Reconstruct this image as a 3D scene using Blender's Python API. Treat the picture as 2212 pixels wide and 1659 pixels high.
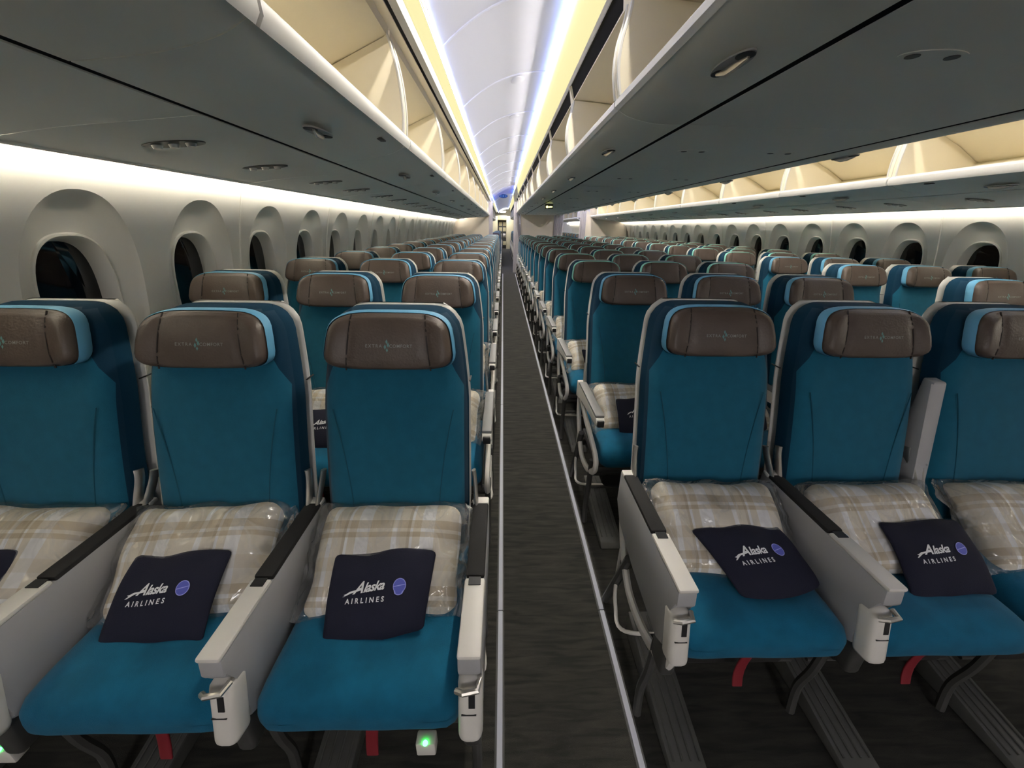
import bpy, bmesh, math, random
from mathutils import Vector, Matrix
PI = math.pi
random.seed(7)
for _o in list(bpy.data.objects): bpy.data.objects.remove(_o)
S = bpy.context.scene
COL = S.collection

# ------------------------------------------------------------------ camera
FPX = 831.0
PITCH, YAW, ROLL = math.radians(22.2), math.radians(1.6), math.radians(1.0)
CAMZ = 1.42
cam_d = bpy.data.cameras.new('camera'); cam_d.sensor_width = 36.0; cam_d.lens = FPX / 2212 * 36.0
cam_d.clip_start = 0.02; cam_d.clip_end = 200
cam = bpy.data.objects.new('camera', cam_d); COL.objects.link(cam)
cam.matrix_world = (Matrix.Translation((0, 0, CAMZ)) @ Matrix.Rotation(-YAW, 4, 'Z') @
                    Matrix.Rotation(PI / 2 - PITCH, 4, 'X') @ Matrix.Rotation(ROLL, 4, 'Z'))
S.camera = cam

# ------------------------------------------------------------------ world, exposure
w = bpy.data.worlds.new('world'); S.world = w; w.use_nodes = True
w.node_tree.nodes['Background'].inputs[0].default_value = (0.75, 0.8, 0.9, 1)
w.node_tree.nodes['Background'].inputs[1].default_value = 0.012
S.view_settings.view_transform = 'Standard'; S.view_settings.look = 'None'
S.view_settings.gamma = 1.0; S.view_settings.use_curve_mapping = False
S.view_settings.exposure = 2.2
S.cycles.use_denoising = True
S.cycles.max_bounces = 8; S.cycles.diffuse_bounces = 5; S.cycles.glossy_bounces = 3
S.cycles.transparent_max_bounces = 12; S.cycles.transmission_bounces = 3
S.cycles.caustics_reflective = False; S.cycles.caustics_refractive = False
S.cycles.sample_clamp_indirect = 4.0

E_COVE, E_LENS, E_BLUE, E_ZONE = 9.5, 0.21, 9.0, 6.5   # lamp strengths
CX = 1.165            # cabin centre line; the camera stands over the left aisle
L_BIN = 1.16
Y_LIT = 0.9          # front end of the strip lights, behind the camera
Y_FRONT = -5.0
Y_DIV = 13.2          # class divider
Y_END = 29.5

# ------------------------------------------------------------------ materials
def nd(nt, t, **kw):
    n = nt.nodes.new(t)
    for k, v in kw.items(): setattr(n, k, v)
    return n
def mat(name, col, rough=0.5, metal=0.0, bump=0.0, bscale=200.0, var=0.0, vscale=8.0, coat=0.0, sheen=0.0, spec=0.5):
    m = bpy.data.materials.new(name); m.use_nodes = True
    nt = m.node_tree; b = nt.nodes['Principled BSDF']
    b.inputs['Base Color'].default_value = (*col, 1); b.inputs['Roughness'].default_value = rough
    b.inputs['Metallic'].default_value = metal
    b.inputs['Coat Weight'].default_value = coat; b.inputs['Sheen Weight'].default_value = sheen
    b.inputs['Specular IOR Level'].default_value = spec
    tc = nd(nt, 'ShaderNodeTexCoord')
    if var > 0:
        nz = nd(nt, 'ShaderNodeTexNoise'); nz.inputs['Scale'].default_value = vscale; nz.inputs['Detail'].default_value = 4
        nt.links.new(tc.outputs['Object'], nz.inputs['Vector'])
        rp = nd(nt, 'ShaderNodeValToRGB')
        rp.color_ramp.elements[0].position = 0.3; rp.color_ramp.elements[1].position = 0.7
        rp.color_ramp.elements[0].color = (*[c * (1 - var) for c in col], 1)
        rp.color_ramp.elements[1].color = (*[min(1, c * (1 + var)) for c in col], 1)
        nt.links.new(nz.outputs['Fac'], rp.inputs['Fac']); nt.links.new(rp.outputs['Color'], b.inputs['Base Color'])
    if bump > 0:
        nb = nd(nt, 'ShaderNodeTexNoise'); nb.inputs['Scale'].default_value = bscale; nb.inputs['Detail'].default_value = 3
        nt.links.new(tc.outputs['Object'], nb.inputs['Vector'])
        bp = nd(nt, 'ShaderNodeBump'); bp.inputs['Strength'].default_value = bump; bp.inputs['Distance'].default_value = 0.003
        nt.links.new(nb.outputs['Fac'], bp.inputs['Height']); nt.links.new(bp.outputs['Normal'], b.inputs['Normal'])
    return m
def emit(name, col, strength):
    m = bpy.data.materials.new(name); m.use_nodes = True; nt = m.node_tree
    b = nt.nodes['Principled BSDF']
    b.inputs['Base Color'].default_value = (0.02, 0.02, 0.02, 1); b.inputs['Specular IOR Level'].default_value = 0.0; b.inputs['Roughness'].default_value = 1.0
    b.inputs['Emission Color'].default_value = (*col, 1); b.inputs['Emission Strength'].default_value = strength
    return m
M = {}
M['teal'] = mat('teal_fabric', (0.010, 0.115, 0.192), 0.9, bump=0.35, bscale=900, var=0.06, vscale=30, sheen=0.12, spec=0.2)
def upholstery():
    m = M['teal']; nt = m.node_tree; b = nt.nodes['Principled BSDF']
    src = b.inputs['Base Color'].links[0].from_socket
    tc = nd(nt, 'ShaderNodeTexCoord'); sp = nd(nt, 'ShaderNodeSeparateXYZ'); nt.links.new(tc.outputs['Object'], sp.inputs[0])
    ab = nd(nt, 'ShaderNodeMath', operation='ABSOLUTE'); nt.links.new(sp.outputs['X'], ab.inputs[0])
    z1 = nd(nt, 'ShaderNodeMath', operation='SUBTRACT'); nt.links.new(sp.outputs['Z'], z1.inputs[0]); z1.inputs[1].default_value = 0.995
    z2 = nd(nt, 'ShaderNodeMath', operation='MAXIMUM'); nt.links.new(z1.outputs[0], z2.inputs[0]); z2.inputs[1].default_value = 0.0
    v = nd(nt, 'ShaderNodeMath', operation='MULTIPLY_ADD'); nt.links.new(z2.outputs[0], v.inputs[0]); v.inputs[1].default_value = 0.5; nt.links.new(ab.outputs[0], v.inputs[2])
    g = nd(nt, 'ShaderNodeMath', operation='GREATER_THAN'); nt.links.new(v.outputs[0], g.inputs[0]); g.inputs[1].default_value = 0.196
    g2 = nd(nt, 'ShaderNodeMath', operation='GREATER_THAN'); nt.links.new(sp.outputs['Z'], g2.inputs[0]); g2.inputs[1].default_value = 1.15
    mx = nd(nt, 'ShaderNodeMath', operation='MAXIMUM'); nt.links.new(g.outputs[0], mx.inputs[0]); nt.links.new(g2.outputs[0], mx.inputs[1])
    c = nd(nt, 'ShaderNodeMix', data_type='RGBA'); nt.links.new(mx.outputs[0], c.inputs[0]); nt.links.new(src, c.inputs[6]); c.inputs[7].default_value = (0.003, 0.034, 0.070, 1)
    nt.links.new(c.outputs[2], b.inputs['Base Color'])
upholstery()
M['teal_seat'] = mat('teal_seat_fabric', (0.004, 0.118, 0.222), 0.85, bump=0.35, bscale=700, var=0.16, vscale=14, sheen=0.1, spec=0.2)
M['navy'] = mat('dark_teal_fabric', (0.003, 0.034, 0.070), 0.9, bump=0.3, bscale=900, var=0.06, spec=0.15)
M['seam'] = mat('seam_thread', (0.004, 0.080, 0.130), 0.9)
M['leather'] = mat('brown_leather', (0.085, 0.062, 0.050), 0.45, bump=0.25, bscale=160, var=0.12, vscale=14)
M['leather_seam'] = mat('leather_seam', (0.02, 0.013, 0.012), 0.6)
M['pipe_blue'] = mat('light_blue_band', (0.12, 0.38, 0.60), 0.6, bump=0.1, bscale=600)
M['pipe_mint'] = mat('mint_band', (0.28, 0.72, 0.64), 0.6, bump=0.1, bscale=600)
M['thread'] = mat('silver_thread', (0.26, 0.27, 0.26), 0.5)
M['thread_teal'] = mat('teal_thread', (0.12, 0.28, 0.28), 0.5)
M['shell'] = mat('white_shell', (0.58, 0.57, 0.53), 0.38, var=0.03)
M['arm'] = mat('arm_plastic', (0.42, 0.42, 0.43), 0.45, bump=0.05, bscale=400, var=0.03)
M['arm_white'] = mat('arm_cap_white', (0.78, 0.75, 0.70), 0.35)
M['slim_pad'] = mat('grey_slim_pad', (0.20, 0.20, 0.20), 0.5)
M['arm_pad'] = mat('dark_grey_pad', (0.014, 0.013, 0.013), 0.85, bump=0.15, bscale=300)
M['channel'] = mat('black_channel', (0.006, 0.006, 0.008), 0.9, spec=0.1)
M['dark'] = mat('dark_plastic', (0.012, 0.012, 0.014), 0.5)
M['metal'] = mat('brushed_metal', (0.60, 0.58, 0.55), 0.32, metal=0.85)
M['frame'] = mat('grey_frame', (0.055, 0.054, 0.052), 0.45, var=0.1)
M['legpanel'] = mat('leg_cover', (0.085, 0.085, 0.08), 0.55, var=0.12, vscale=20)
M['red'] = mat('red_strap', (0.20, 0.008, 0.016), 0.7)
M['pouch'] = mat('navy_pouch', (0.004, 0.005, 0.022), 0.85, bump=0.3, bscale=500)
M['print'] = mat('white_print', (0.85, 0.86, 0.88), 0.6)
M['print_grey'] = mat('grey_print', (0.50, 0.52, 0.55), 0.6)
M['badge'] = mat('violet_blue_badge', (0.10, 0.12, 0.55), 0.5)
M['badge_line'] = mat('badge_line', (0.38, 0.40, 0.85), 0.5)
M['wall'] = mat('wall_panel', (0.84, 0.82, 0.75), 0.5, bump=0.03, bscale=300)
M['bin'] = mat('bin_plastic', (0.86, 0.86, 0.80), 0.42, bump=0.04, bscale=250)
M['bin_in_tint'] = mat('light_tinted_bin_liner', (0.82, 0.76, 0.62), 0.5)  # cream with the yellow of the light bands tinted into it
M['lip'] = mat('bin_lip', (0.72, 0.71, 0.70), 0.35)
M['psu'] = mat('service_panel', (0.84, 0.84, 0.79), 0.45, bump=0.04, bscale=250)
M['ceil'] = mat('ceiling_panel', (0.66, 0.68, 0.84), 0.6)
M['strip'] = mat('floor_strip', (0.42, 0.44, 0.52), 0.4)
M['strip_dark'] = mat('floor_strip_edge', (0.06, 0.06, 0.06), 0.6)
M['curtain'] = mat('curtain', (0.58, 0.56, 0.60), 0.9, bump=0.1)
M['divider'] = mat('divider', (0.62, 0.57, 0.50), 0.6)
M['glass'] = mat('night_glass', (0.004, 0.004, 0.006), 0.06, spec=0.6)
M['galley'] = mat('galley_panel', (0.62, 0.56, 0.36), 0.45)
M['cove'] = emit('cove_light', (1.0, 0.92, 0.76), E_COVE)
M['lens'] = emit('warm_lens', (1.0, 0.91, 0.46), E_LENS)
M['led_warm'] = emit('warm_white_led', (1.0, 0.93, 0.80), 46.0)
M['fill_dim'] = emit('dim_fill_lamp', (1.0, 0.97, 0.93), 1.6)  # weaker of the two added fill lamps behind the camera
M['bay'] = emit('fill_galley_lamp', (1.0, 0.97, 0.93), 5.0)  # for the added fill lamp behind the camera, and the galley lamp
M['led_blue'] = emit('blue_led', (0.50, 0.60, 1.0), E_BLUE)
M['led_blue_soft'] = emit('soft_blue_led', (0.42, 0.55, 1.0), 3.2)
M['led_zone'] = emit('deep_blue_led', (0.05, 0.16, 1.0), E_ZONE)
M['green'] = emit('green_led', (0.05, 1.0, 0.12), 3.0)
M['sign'] = emit('sign_glow', (0.85, 0.9, 0.2), 1.2)

def carpet():
    m = mat('aisle_carpet', (0.030, 0.029, 0.024), 0.95); nt = m.node_tree; b = nt.nodes['Principled BSDF']
    tc = nd(nt, 'ShaderNodeTexCoord'); mp = nd(nt, 'ShaderNodeMapping'); mp.inputs['Scale'].default_value = (3.0, 22.0, 1.0)
    nz = nd(nt, 'ShaderNodeTexNoise'); nz.inputs['Scale'].default_value = 2.2; nz.inputs['Detail'].default_value = 5; nz.inputs['Distortion'].default_value = 0.6
    rp = nd(nt, 'ShaderNodeValToRGB'); rp.color_ramp.elements[0].position = 0.35; rp.color_ramp.elements[1].position = 0.72
    rp.color_ramp.elements[0].color = (0.014, 0.014, 0.012, 1); rp.color_ramp.elements[1].color = (0.044, 0.041, 0.034, 1)
    nt.links.new(tc.outputs['Object'], mp.inputs['Vector']); nt.links.new(mp.outputs['Vector'], nz.inputs['Vector'])
    nt.links.new(nz.outputs['Fac'], rp.inputs['Fac']); nt.links.new(rp.outputs['Color'], b.inputs['Base Color'])
    n2 = nd(nt, 'ShaderNodeTexNoise'); n2.inputs['Scale'].default_value = 500
    bp = nd(nt, 'ShaderNodeBump'); bp.inputs['Strength'].default_value = 0.5; bp.inputs['Distance'].default_value = 0.004
    nt.links.new(tc.outputs['Object'], n2.inputs['Vector']); nt.links.new(n2.outputs['Fac'], bp.inputs['Height'])
    nt.links.new(bp.outputs['Normal'], b.inputs['Normal'])
    return m
M['carpet'] = carpet()

def plaid():
    m = mat('plaid_cloth', (0.6, 0.56, 0.46), 0.85); nt = m.node_tree; b = nt.nodes['Principled BSDF']
    tc = nd(nt, 'ShaderNodeTexCoord'); sp = nd(nt, 'ShaderNodeSeparateXYZ'); nt.links.new(tc.outputs['Object'], sp.inputs[0])
    def stripes(sock, stops, period, off):
        a = nd(nt, 'ShaderNodeMath', operation='MULTIPLY_ADD'); a.inputs[1].default_value = 1 / period; a.inputs[2].default_value = off
        nt.links.new(sock, a.inputs[0])
        f = nd(nt, 'ShaderNodeMath', operation='FRACT'); nt.links.new(a.outputs[0], f.inputs[0])
        r = nd(nt, 'ShaderNodeValToRGB'); r.color_ramp.interpolation = 'CONSTANT'
        els = r.color_ramp.elements
        while len(els) < len(stops): els.new(0.5)
        for e, (p, c) in zip(els, stops): e.position = p; e.color = (*c, 1)
        nt.links.new(f.outputs[0], r.inputs['Fac']); return r.outputs['Color']
    be, wh, tn = (0.84, 0.77, 0.64), (0.98, 0.97, 0.96), (0.70, 0.62, 0.49)
    c1 = stripes(sp.outputs['X'], [(0, be), (0.22, wh), (0.30, be), (0.45, tn), (0.50, wh), (0.54, be), (0.66, wh), (0.86, be)], 0.17, 0.13)
    c2 = stripes(sp.outputs['Z'], [(0, (1, 1, 1)), (0.30, tn), (0.38, (1, 1, 1)), (0.44, tn), (0.58, (1, 1, 1)), (0.80, (.88, .84, .76))], 0.16, 0.05)
    mx = nd(nt, 'ShaderNodeMix', data_type='RGBA', blend_type='MULTIPLY'); mx.inputs[0].default_value = 0.8
    nt.links.new(c1, mx.inputs[6]); nt.links.new(c2, mx.inputs[7]); nt.links.new(mx.outputs[2], b.inputs['Base Color'])
    return m
M['plaid'] = plaid()

def plastic_wrap():
    m = bpy.data.materials.new('clear_wrap'); m.use_nodes = True; nt = m.node_tree; nt.nodes.clear()
    out = nd(nt, 'ShaderNodeOutputMaterial'); tr = nd(nt, 'ShaderNodeBsdfTransparent'); gl = nd(nt, 'ShaderNodeBsdfGlossy')
    df = nd(nt, 'ShaderNodeBsdfDiffuse'); df.inputs[0].default_value = (0.95, 0.95, 0.95, 1)
    gl.inputs['Roughness'].default_value = 0.14
    tc = nd(nt, 'ShaderNodeTexCoord'); mp = nd(nt, 'ShaderNodeMapping'); mp.inputs['Scale'].default_value = (1.0, 1, 0.6); mp.inputs['Rotation'].default_value = (0, 0.7, 0.2)
    nz = nd(nt, 'ShaderNodeTexNoise'); nz.inputs['Scale'].default_value = 13; nz.inputs['Detail'].default_value = 3; nz.inputs['Distortion'].default_value = 1.2
    bp = nd(nt, 'ShaderNodeBump'); bp.inputs['Strength'].default_value = 1.0; bp.inputs['Distance'].default_value = 0.03
    nt.links.new(tc.outputs['Object'], mp.inputs[0]); nt.links.new(mp.outputs[0], nz.inputs['Vector'])
    nt.links.new(nz.outputs['Fac'], bp.inputs['Height']); nt.links.new(bp.outputs[0], gl.inputs['Normal'])
    rg = nd(nt, 'ShaderNodeValToRGB'); e = rg.color_ramp.elements       # creases: narrow hazy ridges
    e[0].position = 0.44; e[0].color = (0, 0, 0, 1); e[1].position = 0.50; e[1].color = (1, 1, 1, 1); k = e.new(0.56); k.color = (0, 0, 0, 1)
    nt.links.new(nz.outputs['Fac'], rg.inputs['Fac'])
    f1 = nd(nt, 'ShaderNodeMath', operation='MULTIPLY_ADD'); f1.inputs[1].default_value = 0.16; f1.inputs[2].default_value = 0.04
    nt.links.new(rg.outputs['Color'], f1.inputs[0])
    lw = nd(nt, 'ShaderNodeFresnel'); lw.inputs['IOR'].default_value = 1.35
    f2 = nd(nt, 'ShaderNodeMath', operation='MULTIPLY_ADD'); f2.inputs[1].default_value = 0.6; f2.inputs[2].default_value = 0.06; nt.links.new(lw.outputs[0], f2.inputs[0])
    m1 = nd(nt, 'ShaderNodeMixShader'); m2 = nd(nt, 'ShaderNodeMixShader')
    nt.links.new(f1.outputs[0], m1.inputs[0]); nt.links.new(tr.outputs[0], m1.inputs[1]); nt.links.new(df.outputs[0], m1.inputs[2])
    nt.links.new(f2.outputs[0], m2.inputs[0]); nt.links.new(m1.outputs[0], m2.inputs[1]); nt.links.new(gl.outputs[0], m2.inputs[2]); nt.links.new(m2.outputs[0], out.inputs[0])
    return m
M['wrap'] = plastic_wrap()

# ------------------------------------------------------------------ mesh helpers
def link(name, bm, mats, parent=None, smooth=True, angle=40, loc=None):
    me = bpy.data.meshes.new(name)
    bmesh.ops.recalc_face_normals(bm, faces=bm.faces)
    if smooth:
        for f in bm.faces: f.smooth = True
        ca = math.radians(angle)
        for e in bm.edges:
            if len(e.link_faces) == 2 and e.calc_face_angle(0) > ca: e.smooth = False
    bm.to_mesh(me); bm.free()
    for m in (mats if isinstance(mats, (list, tuple)) else [mats]): me.materials.append(m)
    o = bpy.data.objects.new(name, me); COL.objects.link(o)
    if parent: o.parent = parent
    if loc: o.location = loc
    return o
def empty(name, loc=(0, 0, 0), parent=None):
    o = bpy.data.objects.new(name, None); COL.objects.link(o); o.location = loc; o.empty_display_size = 0.1
    if parent: o.parent = parent
    return o
def tag(o, label, cat, group=None, kind=None):
    o['label'] = label; o['category'] = cat
    if group: o['group'] = group
    if kind: o['kind'] = kind
    return o
def struct(o):
    o['kind'] = 'structure'; return o
def copy_tree(o, parent=None, skip=()):
    c = o.copy(); COL.objects.link(c)
    if parent: c.parent = parent
    for ch in list(o.children):
        if ch.name.split('.')[0] in skip: continue
        copy_tree(ch, c, skip)
    return c
def box(bm, c, s, bev=0.0, seg=2, rot=None, mi=0):
    r = bmesh.ops.create_cube(bm, size=1.0); vs = r['verts']
    for v in vs: v.co = Vector((v.co.x * s[0], v.co.y * s[1], v.co.z * s[2]))
    fs = list({f for v in vs for f in v.link_faces})
    if bev > 0:
        es = list({e for v in vs for e in v.link_edges})
        rr = bmesh.ops.bevel(bm, geom=es + vs, offset=bev, segments=seg, affect='EDGES', profile=0.5)
        vs = list({v for f in rr['faces'] for v in f.verts} | {v for v in vs if v.is_valid})
        fs = list({f for v in vs for f in v.link_faces})
    for v in vs:
        if rot: v.co = rot @ v.co
        v.co += Vector(c)
    for f in fs: f.material_index = mi
    return vs
def rbox(bm, size, r, n=8, fn=None, mi=0, mif=None):
    """rounded box from a subdivided cube; fn deforms, mif picks the material per face centre"""
    sx, sy, sz = [a / 2 for a in size]; vm = {}
    def V(i, j, k):
        key = (i, j, k)
        if key in vm: return vm[key]
        def q(t, h):
            e = h - min(r, h)
            p = -1 + 2 * t / n
            return p * h, e
        p = Vector((q(i, sx)[0], q(j, sy)[0], q(k, sz)[0]))
        inn = Vector([max(-e, min(e, c)) for c, e in zip(p, (sx - min(r, sx), sy - min(r, sy), sz - min(r, sz)))])
        d = p - inn
        if d.length > 1e-9:
            dn = Vector([c / max(1e-9, min(r, h)) for c, h in zip(d, (sx, sy, sz))])
            dn.normalize()
            p = inn + Vector([c * min(r, h) for c, h in zip(dn, (sx, sy, sz))])
        if fn: p = fn(p)
        vm[key] = bm.verts.new(p); return vm[key]
    for a in range(n):
        for b in range(n):
            for s in (0, n):
                for f in ([(s, a, b), (s, a + 1, b), (s, a + 1, b + 1), (s, a, b + 1)],
                          [(a, s, b), (a + 1, s, b), (a + 1, s, b + 1), (a, s, b + 1)],
                          [(a, b, s), (a + 1, b, s), (a + 1, b + 1, s), (a, b + 1, s)]):
                    fc = bm.faces.new([V(*t) for t in f])
                    fc.material_index = mif(fc.calc_center_median()) if mif else mi
def loft(bm, rings, closed=True, cap0=False, cap1=False, mi=0, mif=None):
    vr = [[bm.verts.new(p) for p in r] for r in rings]; n = len(rings[0])
    for a, b in zip(vr, vr[1:]):
        for i in range(n if closed else n - 1):
            j = (i + 1) % n
            f = bm.faces.new((a[i], a[j], b[j], b[i]))
            f.material_index = mif(f.calc_center_median()) if mif else mi
    if cap0: f = bm.faces.new(vr[0][::-1]); f.material_index = mi
    if cap1: f = bm.faces.new(vr[-1]); f.material_index = mi
    return vr
def tube(bm, pts, r, n=8, mi=0, flat=1.0, up=None):
    P = [Vector(p) for p in pts]; rings = []
    prev = None
    for i, p in enumerate(P):
        t = (P[min(i + 1, len(P) - 1)] - P[max(i - 1, 0)]).normalized()
        ref = up or (prev if prev is not None else (Vector((0, 0, 1)) if abs(t.z) < 0.9 else Vector((1, 0, 0))))
        a = (ref - t * ref.dot(t)).normalized(); b = t.cross(a); prev = a
        rr = r[i] if isinstance(r, (list, tuple)) else r
        rings.append([p + (a * math.cos(k * 2 * PI / n) + b * math.sin(k * 2 * PI / n) * flat) * rr for k in range(n)])
    loft(bm, rings, True, True, True, mi)
def smoothpath(pts, k=6):
    P = [Vector(p) for p in pts]; out = []
    for i in range(len(P) - 1):
        p0, p1, p2, p3 = P[max(i - 1, 0)], P[i], P[i + 1], P[min(i + 2, len(P) - 1)]
        for s in range(k):
            t = s / k
            out.append(0.5 * ((2 * p1) + (-p0 + p2) * t + (2 * p0 - 5 * p1 + 4 * p2 - p3) * t * t + (-p0 + 3 * p1 - 3 * p2 + p3) * t ** 3))
    out.append(P[-1]); return out
def prism_x(bm, yz, x0, x1, bev=0.0, mi=0, seg=2):
    a = [bm.verts.new((x0, y, z)) for y, z in yz]; b = [bm.verts.new((x1, y, z)) for y, z in yz]
    fs = [bm.faces.new(a[::-1]), bm.faces.new(b)]
    for i in range(len(a)):
        j = (i + 1) % len(a); fs.append(bm.faces.new((a[i], a[j], b[j], b[i])))
    for f in fs: f.material_index = mi
    if bev:
        es = list({e for f in fs for e in f.edges})
        rr = bmesh.ops.bevel(bm, geom=es, offset=bev, segments=seg, affect='EDGES', profile=0.5)
        for f in rr['faces']: f.material_index = mi
def sweep(bm, uz, y0, y1, thick=0.0, sgn=1, mi=0, ny=1, up=True):
    """extrude a cross-section (u,z) along the cabin; thick gives it a wall thickness upwards/outwards"""
    P = [Vector((u, z)) for u, z in uz]
    sec = list(P)
    if thick:
        back = []
        for i, p in enumerate(P):
            t = (P[min(i + 1, len(P) - 1)] - P[max(i - 1, 0)]).normalized()
            nrm = Vector((-t.y, t.x)) * (1 if up else -1)
            back.append(p + nrm * thick)
        sec = P + back[::-1]
    ys = [y0 + (y1 - y0) * k / ny for k in range(ny + 1)]
    rings = [[Vector((sgn * p.x, y, p.y)) for p in sec] for y in ys]
    loft(bm, rings, bool(thick), bool(thick), bool(thick), mi)
def rough(p, a, f, seed=0.0):
    from mathutils import noise
    return noise.noise(Vector((p.x * f + seed, p.y * f, p.z * f))) * a
def text_polys(s, size, shear=0.0, bold=0.0, spacing=1.0):
    c = bpy.data.curves.new('lettering', 'FONT'); c.body = s; c.size = size; c.shear = shear; c.offset = bold
    c.align_x = 'CENTER'; c.align_y = 'CENTER'; c.space_character = spacing; c.resolution_u = 3
    o = bpy.data.objects.new('lettering', c); COL.objects.link(o)
    dg = bpy.context.evaluated_depsgraph_get(); me = bpy.data.meshes.new_from_object(o.evaluated_get(dg))
    vs = [v.co.copy() for v in me.vertices]; fs = [tuple(p.vertices) for p in me.polygons]
    bpy.data.objects.remove(o); bpy.data.curves.remove(c); bpy.data.meshes.remove(me)
    return vs, fs
def put_text(bm, tp, fn, mi=0):
    vs, fs = tp
    b = [bm.verts.new(fn(v.x, v.y)) for v in vs]
    for f in fs:
        try: bm.faces.new([b[i] for i in f]).material_index = mi
        except ValueError: pass
def put_poly(bm, pts, fn, mi=0):
    f = bm.faces.new([bm.verts.new(fn(x, y)) for x, y in pts]); f.material_index = mi
def ellipse(a, b, n=24, cx=0, cy=0):
    return [(cx + a * math.cos(2 * PI * k / n), cy + b * math.sin(2 * PI * k / n)) for k in range(n)]
def sup(t, p):   # superellipse cos/sin
    c, s = math.cos(t), math.sin(t)
    return math.copysign(abs(c) ** (2 / p), c), math.copysign(abs(s) ** (2 / p), s)

# ------------------------------------------------------------------ cabin shell
R_W, Z_W = 2.80, 0.70
def wall_u(z):
    d = z - Z_W
    return -math.sqrt(R_W ** 2 - (d * d if d > 0 else 0.35 * d * d))
bm = bmesh.new(); box(bm, (CX, 12.5, -0.02), (5.7, 38.0, 0.04))
fl = struct(link('floor', bm, M['carpet'], smooth=False))

W_PITCH = 0.61; W_HALF = W_PITCH / 2; WZ0, WZ1 = 0.72, 1.52; WC = 1.12
def oval(a, b, zc, n=56, p=2.25):
    return [(a * sup(2 * PI * k / n, p)[0], zc + b * sup(2 * PI * k / n, p)[1]) for k in range(n)]
OV = oval(0.236, 0.40, WC)
def module_rings():
    z0, z1 = 0.30, 1.80; out = []
    for y, z in OV:
        dy, dz = y, z - WC
        t = min((W_HALF / abs(dy)) if abs(dy) > 1e-6 else 1e9, ((z1 - WC) / dz) if dz > 1e-6 else 1e9, ((z0 - WC) / dz) if dz < -1e-6 else 1e9)
        out.append((dy * t, WC + dz * t))
    # snap to rectangle corners
    for cy, cz in ((W_HALF, z1), (-W_HALF, z1), (W_HALF, z0), (-W_HALF, z0)):
        k = min(range(len(out)), key=lambda i: (out[i][0] - cy) ** 2 + (out[i][1] - cz) ** 2); out[k] = (cy, cz)
    return out
RECT = module_rings()
def build_wall(s, name, y_first, n):
    bm = bmesh.new()
    X = lambda z: CX + s * -wall_u(z) if s > 0 else CX + wall_u(z)
    for k in range(n):
        yc = y_first + k * W_PITCH
        rings = []
        for t in (0, 0.15, 0.35, 0.6, 0.8, 1.0):
            rings.append([Vector((X(z0 + (z1 - z0) * t), yc + y0 + (y1 - y0) * t, z0 + (z1 - z0) * t)) for (y0, z0), (y1, z1) in zip(OV, RECT)])
        loft(bm, rings, True)
    bmesh.ops.remove_doubles(bm, verts=bm.verts, dist=0.0005)
    ya, yb = y_first - W_HALF, y_first + (n - 0.5) * W_PITCH
    # panel feet and wall behind the first window
    for (z0, z1) in ((0.0, 0.15), (0.15, 0.30)):
        v = [bm.verts.new(p) for p in ((X(z0), ya, z0), (X(z0), yb, z0), (X(z1), yb, z1), (X(z1), ya, z1))]; bm.faces.new(v)
    zs = [0, .3, .7, 1.0, 1.3, 1.55, 1.8]
    for z0, z1 in zip(zs, zs[1:]):
        v = [bm.verts.new(p) for p in ((X(z0), Y_FRONT, z0), (X(z0), ya, z0), (X(z1), ya, z1), (X(z1), Y_FRONT, z1))]; bm.faces.new(v)
    o = struct(link(name, bm, M['wall'], angle=30))
    # seams between the panels, one every second window
    for k in range(1, n, 2):
        y = y_first + (k - 0.5) * W_PITCH
        b2 = bmesh.new()
        pts = [(X(z) - s * 0.001, y, z) for z in [0.3 + 0.1 * q for q in range(16)]]
        tube(b2, pts, 0.006, 6)
        link('panel_seam', b2, M['wall'], o)
    return o
def win_ring(s, a, b, zc, d, dtop, n=56):
    """ring of the reveal: d metres behind the wall surface, dtop extra depth above the centre"""
    out = []
    for y, z in oval(a, b, zc, n, 2.25 if a > .2 else 2.7):
        u = wall_u(z) - d - dtop * (z - zc if z > zc else 0.4 * (z - zc))
        out.append(Vector((CX + (u if s < 0 else -u), y, z)))
    return out
def build_window(s, first):
    bm = bmesh.new()
    R = [(.236, .400, 1.12, 0, 0), (.231, .394, 1.12, .008, .01), (.216, .372, 1.117, .020, .04), (.19, .325, 1.112, .032, .06), (.168, .287, 1.107, .040, .07),
         (.159, .270, 1.105, .043, .07), (.157, .267, 1.105, .036, .07), (.151, .259, 1.105, .034, .07), (.147, .254, 1.105, .040, .07),
         (.141, .246, 1.105, .070, .07), (.136, .238, 1.105, .105, .07)]
    loft(bm, [win_ring(s, *r) for r in R], True)
    o = struct(link('window_1', bm, M['wall'], angle=28))
    bm = bmesh.new()
    g = win_ring(s, .138, .240, 1.105, .103, .07); g2 = [p + Vector((s * 0.006, 0, 0)) for p in g]
    loft(bm, [g, g2], True, True, True)
    link('glass_pane', bm, M['glass'], o, smooth=False)
    return o

NWIN = 21
Y_W_L, Y_W_R = 1.56 - W_PITCH, 1.44 - W_PITCH     # first window centres (one bay before the frame edge)
wl = build_wall(-1, 'wall_left', Y_W_L, NWIN); wr = build_wall(1, 'wall_right', Y_W_R, NWIN)
WIN = {}
n_id = 1
for s, y0 in ((-1, Y_W_L), (1, Y_W_R)):
    proto = build_window(s, y0); proto.location.y = y0
    for k in range(NWIN):
        o = proto if k == 0 else copy_tree(proto)
        o.location.y = y0 + k * W_PITCH; o.name = 'window_%d' % n_id; n_id += 1

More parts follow.
